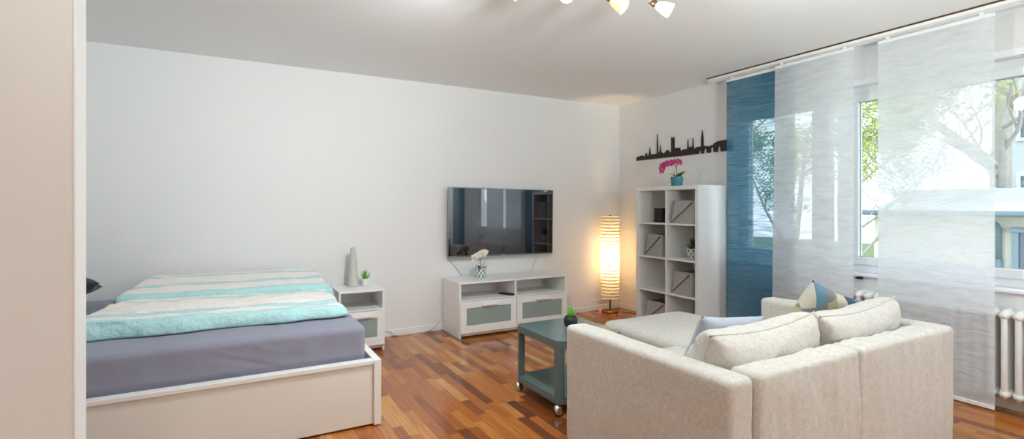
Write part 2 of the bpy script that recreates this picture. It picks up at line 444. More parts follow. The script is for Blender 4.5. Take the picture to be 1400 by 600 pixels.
mt = MB().rbox(-5.60, -3.575, -1.835, -.135, .235, .567, .035, (120, 34, 20), mat_fn)
solo('mattress', mt, M['sheet'], 'thick mattress under a lilac grey fitted sheet on the white bed', 'mattress', (-4.58, -.98, .235), smooth=True)

def duvet_mesh(x0, x1, y0, y1, z0, hfn, seed, n=(110, 64), ragged=.03, skew=0, wk=1.0):
    mb = MB()
    def top(u, v):
        x = x0 + (x1 - x0) * u; y = y0 + (y1 - y0) * v
        x += skew * v * (1 - u)
        a = min(u, 1 - u) * (x1 - x0); c = min(v, 1 - v) * (y1 - y0)
        ra, rc = .06, .05
        e = (1 - max(0, 1 - a / ra) ** 2.2) ** .45 * (1 - max(0, 1 - c / rc) ** 2.2) ** .45
        rg = ragged * frac_noise((x * 6 + seed, y * 6, 0))
        wx = frac_noise((x * 3.2 + seed, y * 8.5, seed)) * .018 + frac_noise((x * 11, y * 13 + seed, 2.)) * .011 + abs(frac_noise((x * 7 + y * 5, y * 16 - x * 6 + seed, 2.))) * .010
        wx += .004 * math.sin(y * 90 + 6 * frac_noise((x * 3, y * 3, seed))) * frac_noise((x * 2, y * 2, seed + 4))
        z = z0 + .012 + (hfn(u, v) + wx * wk) * e
        if c < .03 or a < .03:
            y += rg * (1 if v < .5 else -1) * (c < .03); x += rg * (a < .03)
        return Vector((x, y, z))
    T = {}
    def ftop(u, v):
        p = top(u, v); T[(round(u, 5), round(v, 5))] = p; return p
    mb.grid(ftop, *n)
    def fbot(u, v):
        p = T[(round(u, 5), round(v, 5))].copy()
        if 0 < u < 1 and 0 < v < 1: p.z = z0 + .001
        else: p.z = z0 + .001
        cx, cy = (x0 + x1) / 2, (y0 + y1) / 2
        p.x = cx + (p.x - cx) * .992; p.y = cy + (p.y - cy) * .985
        return p
    mb.grid(fbot, *n)
    # close the sides
    mb.bm.verts.ensure_lookup_table()
    nu, nv = n; N = (nu + 1) * (nv + 1)
    L = mb.bm.loops.layers.uv.verify(); vs = mb.bm.verts
    ring = [(i, 0) for i in range(nu)] + [(nu, j) for j in range(nv)] + [(i, nv) for i in range(nu, 0, -1)] + [(0, j) for j in range(nv, 0, -1)]
    for a, c in zip(ring, ring[1:] + ring[:1]):
        ia, ic = a[0] * (nv + 1) + a[1], c[0] * (nv + 1) + c[1]
        f = mb.bm.faces.new((vs[ia], vs[ic], vs[N + ic], vs[N + ia]))
        for l, k in zip(f.loops, (a, c, c, a)): l[L].uv = (k[0] / nu, k[1] / nv)
    return mb
d1 = duvet_mesh(-5.03, -3.63, -1.59, -.86, .578, lambda u, v: .072 - .022 * u + .014 * math.sin(v * PI), 1.3, skew=.13, wk=.75)
solo('duvet', d1, M['duvet_front'], 'white and teal striped duvet on the bed, the half nearer the camera', 'duvet', (-4.33, -1.59, .578), 'folded duvets on the bed', smooth=True)
d2 = duvet_mesh(-4.95, -3.59, -.855, -.10, .578, lambda u, v: .092 + .050 * v - .012 * u, 5.1, skew=.12, wk=.5)
solo('duvet', d2, M['duvet_back'], 'white and teal striped duvet on the bed, lying against the wall', 'duvet', (-4.28, -.855, .578), 'folded duvets on the bed', smooth=True)

def pillow_mesh(w, h, t, n=26, pinch=.10, wr=.012, seed=0):
    mb = MB()
    for sg in (-1, 1):
        def f(u, v):
            a, c = u * 2 - 1, v * 2 - 1
            x = w / 2 * a * (1 - pinch * (1 - c * c)); z = h / 2 * c * (1 - pinch * (1 - a * a))
            th = ((1 - a ** 4) * (1 - c ** 4)) ** .6
            y = sg * t / 2 * th + wr * frac_noise((a * 2.4 + seed, c * 2.4, sg + seed)) * th
            return Vector((x, y, z))
        mb.grid(f, n, n)
    bmesh.ops.remove_doubles(mb.bm, verts=mb.bm.verts, dist=1e-5)
    return mb
p = pillow_mesh(.50, .5, .12, seed=3)
dp = solo('pillow', p, M['dark_fabric'], 'charcoal pillow at the head of the bed, its tip behind the partition', 'pillow', (0, 0, 0), smooth=True)
dp.location = (-5.27, -.62, .735); dp.rotation_euler = (math.radians(80), 0, math.radians(8))

# ------------------------------------------------------------------ nightstand and TV bench
def handle(x0, x1, y, z):
    mb = MB(); mb.rbox(x0, x1, y - .030, y - .012, z - .010, z + .010, .004, (3, 2, 2)); mb.box(x0 + .004, x0 + .03, y - .014, y, z - .007, z + .005); mb.box(x1 - .03, x1 - .004, y - .014, y, z - .007, z + .005)
    return mb
def cabinet(root, x0, x1, yf, yb, bays, top_over=0):
    T = .018
    part('top', MB().box(x0, x1, yf, yb, .53 - .016, .53), M['lacquer'], root, bevel=.002)
    part('side_panel', MB().box(x0, x0 + T, yf + .002, yb, 0, .514), M['lacquer'], root, bevel=.002)
    part('side_panel', MB().box(x1 - T, x1, yf + .002, yb, 0, .514), M['lacquer'], root, bevel=.002)
    part('back_panel', MB().box(x0 + T, x1 - T, yb - .006, yb, .05, .514), M['lacquer'], root)
    part('plinth', MB().box(x0 + T, x1 - T, yf + .02, yf + .036, .018, .05), M['lacquer'], root)
    part('shelf', MB().box(x0 + T, x1 - T, yf + .004, yb - .006, .352, .362), M['lacquer'], root, bevel=.001)
    part('bottom_panel', MB().box(x0 + T, x1 - T, yf + .02, yb - .006, .05, .064), M['lacquer'], root)
    n = bays; w = (x1 - x0) / n
    for i in range(1, n):
        part('divider', MB().box(x0 + w * i - .009, x0 + w * i + .009, yf + .004, yb - .006, .064, .514), M['lacquer'], root, bevel=.001)
    for i in range(n):
        a, c = x0 + w * i + .004, x0 + w * (i + 1) - .004
        fr = MB(); z0, z1, g = .05, .35, .063
        fr.box(a, c, yf - .016, yf, z0, z0 + .072); fr.box(a, c, yf - .016, yf, z1 - g, z1)
        fr.box(a, a + g, yf - .016, yf, z0 + .072, z1 - g); fr.box(c - g, c, yf - .016, yf, z0 + .072, z1 - g)
        d = part('drawer', fr, M['lacquer'], root, bevel=.0015)
        gl = part('glass_panel', MB().box(a + g, c - g, yf - .011, yf - .005, z0 + .072, z1 - g), M['frosted'], d); gl['label'] = 'grey frosted glass panel'
        m = (a + c) / 2
        part('handle', handle(m - .085, m + .085, yf - .016, .312), M['lacquer'], d, smooth=True)
ns = thing('nightstand', 'small white nightstand with one frosted drawer beside the foot of the bed', 'nightstand', (-3.268, -.22, 0))
cabinet(ns, -3.463, -3.073, -.418, -.016, 1)
tb = thing('tv_bench', 'white low bench with two frosted glass drawers under the television', 'tv bench', (-1.744, -.23, 0))
cabinet(tb, -2.361, -1.128, -.434, -.022, 2)

# vase on the nightstand
vb = (-3.283, -.13, .5305)
v = MB().lathe([(.046, 0), (.049, .004), (.047, .03), (.036, .2), (.0225, .345), (.0215, .35), (.0185, .349), (.02, .33), (.03, .2), (.03, .1), (.0, .1)], vb, 32)
solo('vase', v, M['vase'], 'tall tapering pale grey ceramic vase on the nightstand', 'vase', vb, smooth=True)

def blade(base, tip, w, bend=.0, n=5, thick=.25):
    """a tapering leaf from base to tip as a closed, folded strip"""
    mb = MB(); add_blade(mb, base, tip, w, bend, n, thick); return mb
def add_blade(mb, base, tip, w, bend=0, n=5, thick=.25):
    b_, t_ = Vector(base), Vector(tip); d = t_ - b_
    side = d.cross(Vector((0, 0, 1)))
    if side.length < 1e-4: side = Vector((1, 0, 0))
    side.normalize(); nor = side.cross(d).normalized()
    rings = []
    for i in range(n + 1):
        s = i / n
        c = b_ + d * s + nor * (bend * math.sin(s * PI)) 
        ww = w * (math.sin(PI * (.18 + .80 * s)) ** .8) if s < 1 else w * .04
        rings.append([mb.bm.verts.new(c + side * ww * .5), mb.bm.verts.new(c + nor * ww * thick * .5), mb.bm.verts.new(c - side * ww * .5), mb.bm.verts.new(c - nor * ww * thick * .5)])
    for a, c in zip(rings, rings[1:]):
        for k in range(4): mb.bm.faces.new((a[k], a[(k + 1) % 4], c[(k + 1) % 4], c[k]))
    mb.bm.faces.new(rings[0][::-1]); mb.bm.faces.new(rings[-1])
def spiky(root, base, n, hgt, spread, w, mat, name='leaf', seed=1):
    rd = random.Random(seed)
    for i in range(n):
        a = 2 * PI * i / n * 2.4 + rd.uniform(-.2, .2); s = (i + .5) / n
        r = spread * (.25 + .75 * s) * rd.uniform(.8, 1.1); hh = hgt * (1.05 - .5 * s) * rd.uniform(.9, 1.1)
        b0 = Vector(base) + Vector((math.cos(a), math.sin(a), 0)) * (spread * .12 * s)
        tip = Vector(base) + Vector((math.cos(a) * r, math.sin(a) * r, hh))
        part(name, blade(b0, tip, w, bend=-.1 * r), mat, root, smooth=True)

def pot(root, base, prof, mat, soil_r, soil_z):
    p = part('pot', MB().lathe(prof, base, 32), mat, root, smooth=True)
    part('soil', MB().lathe([(0, soil_z - .004), (soil_r, soil_z - .004), (soil_r, soil_z), (0, soil_z + .003)], base, 20, cap=False), M['soil'], p, smooth=True)
c = (-3.178, -.15, .5305)
sp = thing('succulent', 'small spiky green succulent in a white pot on the nightstand', 'potted plant', c)
pot(sp, c, [(.0, 0), (.026, 0), (.028, .003), (.033, .062), (.033, .066), (.030, .066), (.028, .05), (0, .05)], M['white_pot'], .0285, .055)
spiky(sp, (c[0], c[1], c[2] + .055), 14, .095, .066, .016, M['succ'], seed=2)

# black bowl succulent on the coffee table
c = (-2.262, -2.035, .4505)
sb = thing('succulent', 'bright green succulent in a round black bowl on the coffee table', 'potted plant', c)
pot(sb, c, [(.0, 0), (.026, 0), (.040, .012), (.047, .034), (.045, .056), (.036, .072), (.033, .072), (.034, .058), (0, .058)], M['black_pot'], .034, .063)
spiky(sb, (c[0], c[1], c[2] + .062), 14, .075, .045, .017, M['succ'], seed=5)

# patterned pots, orchids
PATT = [(.0, 0), (.041, 0), (.043, .003), (.060, .104), (.060, .108), (.056, .108), (.052, .09), (0, .09)]
def flower(root, c, face, size, mat, lip=True):
    """an orchid flower: five flat petals round a lip, looking along face"""
    f = Vector(face).normalized(); q = f.to_track_quat('Z', 'Y').to_matrix()
    mb = MB()
    for k, (ang, ln, wd) in enumerate(((90, .5, .36), (210, .48, .34), (330, .48, .34), (15, .55, .5), (165, .55, .5))):
        a = math.radians(ang)
        d = Vector((math.cos(a), math.sin(a), .12 * (k % 2)))
        pts = []
        n = 12
        cc = Vector((math.cos(a), math.sin(a), 0)) * ln * size * .5
        u = Vector((math.cos(a), math.sin(a), .18)); w = Vector((-math.sin(a), math.cos(a), 0))
        top, bot = [], []
        for j in range(n):
            t = 2 * PI * j / n
            p = cc + u * (ln * size * .5 * math.cos(t)) + w * (wd * size * .5 * math.sin(t)) + Vector((0, 0, .03 * size * math.cos(2 * t)))
            top.append(mb.bm.verts.new(Vector(c) + q @ (p + Vector((0, 0, .012 * size)))))
            bot.append(mb.bm.verts.new(Vector(c) + q @ (p - Vector((0, 0, .012 * size)))))
        mb.bm.faces.new(top); mb.bm.faces.new(bot[::-1])
        for j in range(n): mb.bm.faces.new((top[j], bot[j], bot[(j + 1) % n], top[(j + 1) % n]))
    fl = part('flower', mb, mat, root)
    if lip:
        l = MB().lathe([(0, -.03 * size), (.10 * size, 0), (.07 * size, .10 * size), (0, .14 * size)], (0, 0, 0), 10, cap=False)
        l.xform(Matrix.Translation(Vector(c)) @ q.to_4x4())
        part('lip', l, M['lip'], fl, smooth=True)
def leaf_big(root, b0, tip, w, bend): part('leaf', blade(b0, tip, w, bend, 9, .12), M['leaf'], root, smooth=True)
camdir = Vector((-.47, -.88, 0))
# white orchid on the TV bench
c = (-2.045, -.245, .5305)
ow = thing('orchid', 'white flowering orchid in a diamond patterned pot on the low bench', 'potted plant', c)
pot(ow, c, PATT, M['pattern_pot'], .054, .096)
part('stem', MB().tube([(c[0], c[1], c[2] + .09), (c[0] - .006, c[1], c[2] + .17), (c[0] - .002, c[1], c[2] + .23), (c[0] - .03, c[1] - .01, c[2] + .262), (c[0] - .075, c[1] - .02, c[2] + .255), (c[0] - .1, c[1] - .02, c[2] + .2)], .0035, 6), M['stem'], ow, smooth=True)
for dx, dz, s in ((-.082, .222, .062), (-.05, .235, .066), (-.002, .258, .066), (.028, .266, .062), (-.088, .182, .046), (.015, .235, .05)):
    flower(ow, (c[0] + dx, c[1] - .035, c[2] + dz), camdir + Vector((dx * 4, 0, -.15)), s * 1.15, M['petal_white'])
leaf_big(ow, (c[0] + .005, c[1], c[2] + .09), (c[0] + .05, c[1] - .03, c[2] + .175), .055, .008)
leaf_big(ow, (c[0] - .005, c[1], c[2] + .095), (c[0] - .075, c[1] - .03, c[2] + .14), .035, .012)
leaf_big(ow, (c[0] + .005, c[1] - .01, c[2] + .095), (c[0] + .10, c[1] - .03, c[2] + .122), .032, .015)
leaf_big(ow, (c[0], c[1], c[2] + .095), (c[0] - .055, c[1] - .08, c[2] + .105), .035, .01)

# remote control
c = (-1.80, -.345, .3625)
rc = thing('remote_control', 'black remote control lying in the left open compartment of the low bench', 'remote control', c)
part('body', MB().rbox(-.022, .022, -.085, .085, 0, .018, .006, (2, 4, 1)), M['black'], rc, smooth=True)
for i in range(5):
    for j in (-1, 0, 1):
        part('button', MB().lathe([(.0045, 0), (.0045, .002), (0, .0022)], (j * .012, -.05 + i * .022, .018), 8), M['rubber'], rc)
for o in rc.children: o.data.transform(Matrix.Translation(Vector(c)))   # local mesh was built at the origin
for o in rc.children: o.data.transform(Matrix.Translation(-Vector(c)))
rc.rotation_euler = (0, 0, math.radians(30))
for o in rc.children: o.data.transform(Matrix.Translation(Vector(c)))

# ------------------------------------------------------------------ television
tv = thing('television', 'large black flat television mounted on the white wall above the low bench', 'television', (-1.693, -.0, 1.088))
bx, bz, hw, hh = -1.693, 1.088, .637, .356
part('back_housing', MB().rbox(bx - hw * .97, bx + hw * .97, -.068, -.035, bz - hh * .96, bz + hh * .96, .01, (2, 1, 2)), M['black'], tv, smooth=True)
part('wall_mount', MB().box(bx - .2, bx + .2, -.04, 0, bz - .15, bz + .15), M['black'], tv)
fr = MB(); t_ = .007
fr.box(bx - hw, bx + hw, -.082, -.066, bz + hh - t_, bz + hh); fr.box(bx - hw, bx + hw, -.082, -.066, bz - hh, bz - hh + t_ * 1.8)
fr.box(bx - hw, bx - hw + t_, -.082, -.066, bz - hh, bz + hh); fr.box(bx + hw - t_, bx + hw, -.082, -.066, bz - hh, bz + hh)
part('bezel', fr, M['tv_bezel'], tv, bevel=.001)
part('screen', MB().box(bx - hw + t_, bx + hw - t_, -.080, -.068, bz - hh + t_ * 1.8, bz + hh - t_), M['screen'], tv)
lg = part('logo', MB().box(bx - .02, bx + .025, -.0835, -.081, bz - hh + .003, bz - hh + .010), M['silver'], tv)
tv.rotation_euler = (math.radians(.0), math.radians(.65), 0)
solo('power_cable', MB().tube([(-1.20, -.03, .745), (-1.215, -.02, .70), (-1.25, -.018, .65), (-1.285, -.016, .58), (-1.30, -.015, .535)], .0028, 6), M['cable'], 'grey cable hanging from the right end of the television to the low bench', 'cable', (-1.25, -.02, .535), smooth=True)
solo('power_cable', MB().tube([(-2.30, -.02, .745), (-2.27, -.012, .69), (-2.22, -.010, .63), (-2.17, -.010, .57), (-2.15, -.012, .535)], .0028, 6), M['cable'], 'pale cable on the wall below the left corner of the television', 'cable', (-2.25, -.012, .535), smooth=True)
solo('floor_cable', MB().tube([(-3.06, -.02, .064), (-2.98, -.02, .063), (-2.92, -.022, .055), (-2.86, -.035, .01), (-2.78, -.05, .0035), (-2.66, -.048, .0035), (-2.55, -.03, .0035), (-2.47, -.02, .03), (-2.43, -.018, .062), (-2.40, -.016, .09)], .003, 6), M['cable'], 'thin white cable trailing along the baseboard between nightstand and low bench', 'cable', (-2.75, -.04, .0005), smooth=True)

# ------------------------------------------------------------------ coffee table on castors
ct = thing('coffee_table', 'grey turquoise square coffee table on castors beside the sofa', 'coffee table', (-2.29, -2.04, 0))
def rrect(x0, x1, y0, y1, r, n=6):
    pts = []
    for cx_, cy_, a0 in ((x1 - r, y1 - r, 0), (x0 + r, y1 - r, 90), (x0 + r, y0 + r, 180), (x1 - r, y0 + r, 270)):
        for k in range(n + 1):
            a = math.radians(a0 + 90 * k / n); pts.append((cx_ + r * math.cos(a), cy_ + r * math.sin(a)))
    return pts
tx0, tx1, ty0, ty1 = -2.545, -2.035, -2.295, -1.785
part('tabletop', MB().prism(rrect(tx0, tx1, ty0, ty1, .045), 'z', .402, .45), M['table'], ct, bevel=.003)
part('shelf', MB().prism(rrect(tx0 + .004, tx1 - .004, ty0 + .004, ty1 - .004, .043), 'z', .072, .108), M['table'], ct, bevel=.003)
part('shelf_rim', MB().prism(rrect(tx0, tx1, ty0, ty1, .045), 'z', .066, .092), M['table'], ct, bevel=.002)
for sx, sy in ((0, 0), (0, 1), (1, 0), (1, 1)):
    x = (tx0 + .002, tx1 - .002)[sx]; y = (ty0 + .002, ty1 - .002)[sy]; dx = (1, -1)[sx] * .047; dy = (1, -1)[sy] * .047
    x0_, x1_ = sorted((x, x + dx)); y0_, y1_ = sorted((y, y + dy))
    rr = [p for p in rrect(x0_, x1_, y0_, y1_, .004, 2)]
    # the outer corner of the post follows the rounded table corner
    ox, oy = x, y
    pts = []
    R = .043
    cx_, cy_ = x + (1, -1)[sx] * R, y + (1, -1)[sy] * R
    arc = []
    a0 = {(0, 0): 180, (0, 1): 90, (1, 1): 0, (1, 0): 270}[(sx, sy)]
    for k in range(7):
        a = math.radians(a0 + 90 * k / 6); arc.append((cx_ + R * math.cos(a), cy_ + R * math.sin(a)))
    e1 = arc[-1]; e0 = arc[0]
    inner = (x + dx, y + dy)
    if a0 in (180, 0): pts = arc + [(x + dx, e1[1]), inner, (e0[0], y + dy)]
    else: pts = arc + [(e1[0], y + dy), inner, (x + dx, e0[1])]
    part('leg', MB().prism(pts, 'z', .092, .404), M['table'], ct, bevel=.002)
    wx, wy = x + dx * .55, y + dy * .55
    cs = part('caster', MB().lathe([(.0, .052), (.011, .052), (.011, .07), (0, .07)], (wx, wy, 0), 12, cap=False).tube([(wx, wy, .056), (wx - .012, wy, .05), (wx - .012, wy, .03)], .008, 8), M['rubber'], ct, smooth=True)
    whl = MB(); prof = [(0, -.020), (.014, -.019), (.027, -.013), (.033, -.004), (.033, .004), (.027, .013), (.014, .019), (0, .020)]
    whl.lathe(prof, (wx - .012, wy - .006, .0335), 24, Matrix.Rotation(math.radians(68), 4, Vector((1, .45, 0)).normalized()), cap=False)
    part('wheel', whl, M['silver'], cs, smooth=True)

# ------------------------------------------------------------------ floor lamp
LX, LY = -.300, -.172
fl = thing('floor_lamp', 'tall cylindrical rice paper floor lamp glowing in the corner', 'floor lamp', (LX, LY, 0))
part('base', MB().lathe([(0, 0), (.098, 0), (.102, .006), (.100, .022), (.090, .028), (0, .030)], (LX, LY, 0), 40, cap=False), M['dark_brass'], fl, smooth=True)
part('pole', MB().tube([(LX, LY, .028), (LX, LY, .56)], .0085, 12), M['dark_brass'], fl, smooth=True)
prof = []
Z0_, Z1_, R0 = .172, 1.142, .110
nrib = 26
for i in range(nrib * 6 + 1):
    s = i / (nrib * 6); z = Z0_ + (Z1_ - Z0_) * s
    prof.append((R0 - .0035 * abs(math.sin(s * nrib * PI)) ** .5 * -1 - .0035, z))
part('lamp_shade', MB().lathe(prof, (LX, LY, 0), 48, cap=False), M['paper'], fl, smooth=True)
rings = MB()
for i in range(nrib + 1):
    z = Z0_ + (Z1_ - Z0_) * i / nrib
    pr = [(R0 - .0045 + .0022 * math.cos(2 * PI * k / 6), z + .0022 * math.sin(2 * PI * k / 6)) for k in range(7)]
    rings.lathe(pr, (LX, LY, 0), 40, cap=False)
part('rib_wire', rings, M['bamboo'], fl, smooth=True)
tw = MB(); tw.tube([(LX - .105, LY, 1.138), (LX + .105, LY, 1.138)], .002, 6).tube([(LX, LY - .105, 1.138), (LX, LY + .105, 1.138)], .002, 6)
tw.lathe([(0, -.012), (.010, -.008), (.012, 0), (.010, .008), (0, .012)], (LX, LY, 1.142), 12, cap=False)
part('top_wire', tw, M['dark_brass'], fl, smooth=True)
part('socket', MB().lathe([(0, .55), (.018, .55), (.018, .61), (0, .61)], (LX, LY, 0), 14, cap=False), M['white_pot'], fl, smooth=True)
part('bulb', MB().lathe([(.012, .61), (.02, .63), (.03, .66), (.028, .69), (.015, .71), (0, .714)], (LX, LY, 0), 20, cap=False), M['bulb'], fl, smooth=True)
solo('lamp_cable', MB().tube([(LX + .1, LY - .01, .004), (LX + .15, LY - .06, .004), (LX + .19, LY - .15, .004), (LX + .20, LY - .26, .004), (LX + .23, LY - .33, .004), (LX + .26, LY - .42, .004)], .0032, 6), M['cable_dark'], 'brown lamp cable curling over the floor from lamp to bookcase', 'cable', (LX + .18, LY - .15, .0008), smooth=True)
solo('lamp_cable', MB().tube([(LX - .02, LY + .05, .165), (LX - .10, LY + .10, .13), (LX - .25, LY + .135, .085), (LX - .45, LY + .155, .07), (LX - .60, LY + .157, .064)], .0025, 6), M['cable'], 'pale cable slung from the lamp shade to the baseboard on the left', 'cable', (LX - .3, LY + .14, .07), smooth=True)

# ------------------------------------------------------------------ bookcase
KX0, KX1, KY0, KY1, KH = -.414, -.026, -1.527, -.722, 1.458
bc = thing('bookcase', 'white open cube bookcase of eight compartments against the window wall', 'bookcase', (-.22, -1.125, 0))
part('top_panel', MB().box(KX0, KX1, KY0, KY1, KH - .04, KH), M['lacquer'], bc, bevel=.002)
part('bottom_panel', MB().box(KX0, KX1, KY0, KY1, 0, .04), M['lacquer'], bc, bevel=.002)
part('side_panel', MB().box(KX0, KX1, KY0, KY0 + .04, .04, KH - .04), M['lacquer'], bc, bevel=.002)
part('side_panel', MB().box(KX0, KX1, KY1 - .04, KY1, .04, KH - .04), M['lacquer'], bc, bevel=.002)
KM = (KY0 + KY1) / 2 - .005
part('divider', MB().box(KX0 + .004, KX1, KM - .009, KM + .009, .04, KH - .04), M['lacquer'], bc, bevel=.001)
rowh = (KH - .08 - 3 * .018) / 4
SZ = [.04 + i * (rowh + .018) for i in range(4)]      # floor height of each row
for i in range(1, 4):
    part('shelf', MB().box(KX0 + .004, KX1, KM + .009, KY1 - .04, SZ[i] - .018, SZ[i]), M['lacquer'], bc, bevel=.001)
    part('shelf', MB().box(KX0 + .004, KX1, KY0 + .04, KM - .009, SZ[i] - .018, SZ[i]), M['lacquer'], bc, bevel=.001)
YLc, YRc = (KM + .009 + KY1 - .04) / 2, (KM - .009 + KY0 + .04) / 2

# felt baskets: local frame, front = -X, width along Y
def make_basket(label, hgt=.225, closed=False):
    t = thing('felt_basket', label, 'basket', (0, 0, 0), 'grey felt baskets in the bookcase')
    w, d, th = .255, .24, .008
    tp = .03   # lower edge is wider than the rim
    def shell(h, name, mat, inset, z0):
        mb = MB()
        o = [(-d / 2 - .01, -w / 2 - .01), (d / 2, -w / 2 - .01), (d / 2, w / 2 + .01), (-d / 2 - .01, w / 2 + .01)]
        u = [(-d / 2 + .008, -w / 2), (d / 2, -w / 2), (d / 2, w / 2 - tp), (-d / 2 + .008, w / 2 - tp)]
        def ring(pts, z, k): 
            cx_ = sum(p[0] for p in pts) / 4; cy_ = sum(p[1] for p in pts) / 4
            return [mb.bm.verts.new((p[0] - k * math.copysign(1, p[0] - cx_), p[1] - k * math.copysign(1, p[1] - cy_), z)) for p in pts]
        A, B = ring(o, 0, 0), ring(u, h, 0); C, D = ring(u, h, th), ring(o, th, th)
        for P_, Q_ in ((A, B), (B, C), (C, D)):
            for k in range(4): mb.bm.faces.new((P_[k], P_[(k + 1) % 4], Q_[(k + 1) % 4], Q_[k]))
        mb.bm.faces.new(A[::-1]); mb.bm.faces.new(D)
        return mb
    body = part('body', shell(hgt, 'body', None, 0, 0), M['felt'], t, bevel=.003)
    # diagonal flap folded over the front, from lower left (+Y) to upper right (-Y)
    x0 = -d / 2 - .012
    mb = MB()
    def fx(z): return -d / 2 - .01 + .018 * z / hgt
    P3 = [(fx(.012), w / 2 + .006, .012), (fx(hgt), w / 2 - tp, hgt), (fx(hgt), -w / 2 + .02, hgt), (fx(hgt) , -w / 2 + .03, hgt - .02)]
    A = [mb.bm.verts.new((p[0] - .001, p[1], p[2])) for p in P3]; B = [mb.bm.verts.new((p[0] - .009, p[1], p[2])) for p in P3]
    mb.bm.faces.new(A); mb.bm.faces.new(B[::-1])
    for k in range(4): mb.bm.faces.new((A[k], B[k], B[(k + 1) % 4], A[(k + 1) % 4]))
    part('flap', mb, M['felt'], t, bevel=.002)
    ed = MB(); e0 = Vector((fx(.012) - .006, w / 2 + .006, .010)); e1 = Vector((fx(hgt) - .006, -w / 2 + .028, hgt - .022))
    ed.tube([e0, e0.lerp(e1, .5), e1], .0042, 6)
    part('flap_shadow', ed, M['felt_dark'], t, smooth=True)  # dark line stands in for the shadow along the flap
    part('button', MB().lathe([(0, 0), (.009, 0), (.009, .003), (0, .005)], (fx(hgt) - .008, -w / 2 + .05, hgt - .028), 14, Matrix.Rotation(-PI / 2, 4, 'Y'), cap=False), M['brass'], t, smooth=True)
    li = part('lining', MB().box(-d / 2 + .02, d / 2 - .012, -w / 2 + .014, w / 2 - tp - .014, .012, hgt - .035), M['felt_dark'], t)
    return t
B1 = make_basket('grey felt basket in the top right compartment of the bookcase')
B1.location = (-.26, YRc - .005, SZ[3]); B1.rotation_euler = (0, 0, math.radians(2))
for (x, y, r, rz, lab) in ((-.25, YLc - .004, 2, -9, 'grey felt basket beneath the black box, left column of the bookcase'),
                           (-.255, YRc - .004, 1, -8, 'open grey felt basket in the right column below the patterned pot'),
                           (-.255, YLc - .005, 0, 4, 'open grey felt basket in the lowest left compartment of the bookcase')):
    o = dup(B1, (x, y, SZ[r]), math.radians(rz), lab)

c = (-.29, -.945, SZ[3])
rt = thing('router', 'small black upright device in the top left compartment of the bookcase', 'router', c)
part('body', MB().rbox(c[0] - .035, c[0] + .035, c[1] - .058, c[1] + .058, c[2] + .014, c[2] + .15, .006, (1, 2, 2)), M['black'], rt, smooth=True)
part('foot', MB().rbox(c[0] - .045, c[0] + .045, c[1] - .052, c[1] + .052, c[2], c[2] + .016, .005, (1, 2, 1)), M['black'], rt, smooth=True)
part('logo', MB().box(c[0] - .0362, c[0] - .0345, c[1] - .03, c[1] - .005, c[2] + .028, c[2] + .033), M['silver'], rt)

c = (-.30, -1.365, SZ[2])
gp = thing('potted_grass', 'dark green grassy plant in a diamond patterned pot in the bookcase', 'potted plant', c)
pot(gp, c, PATT, M['pattern_pot'], .054, .096)
spiky(gp, (c[0], c[1], c[2] + .095), 26, .125, .085, .012, M['grassy'], seed=9)

c = (-.315, -1.185, KH)
op = thing('orchid', 'pink flowering orchid in a teal pot on top of the bookcase', 'potted plant', c)
pot(op, c, [(0, 0), (.052, 0), (.055, .003), (.062, .088), (.062, .092), (.057, .092), (.055, .075), (0, .075)], M['teal_pot'], .056, .08)
part('stem', MB().tube([(c[0], c[1], c[2] + .07), (c[0], c[1] + .004, c[2] + .14), (c[0], c[1] + .012, c[2] + .19), (c[0], c[1] + .03, c[2] + .225), (c[0] - .01, c[1] + .08, c[2] + .235), (c[0] - .01, c[1] + .135, c[2] + .21), (c[0] - .01, c[1] + .165, c[2] + .165)], .0038, 6), M['stem'], op, smooth=True)
part('stem', MB().tube([(c[0], c[1] + .01, c[2] + .185), (c[0], c[1] - .01, c[2] + .22), (c[0], c[1] - .04, c[2] + .24)], .003, 6), M['stem'], op, smooth=True)
for dy, dz, s in ((.165, .185, .062), (.15, .215, .066), (.10, .232, .066), (.065, .222, .066), (.045, .238, .062), (.0, .240, .06), (-.04, .242, .062), (-.055, .225, .055), (.17, .15, .045)):
    flower(op, (c[0] - .03, c[1] + dy, c[2] + dz), Vector((-.8, -.5, -.1)) + Vector((0, dy, 0)), s * 1.1, M['petal_pink'])
leaf_big(op, (c[0], c[1] - .005, c[2] + .08), (c[0] - .03, c[1] - .125, c[2] + .14), .062, .012)
leaf_big(op, (c[0], c[1] + .005, c[2] + .085), (c[0] - .03, c[1] + .10, c[2] + .125), .05, .015)
leaf_big(op, (c[0], c[1], c[2] + .085), (c[0] - .01, c[1] + .045, c[2] + .15), .02, .0)

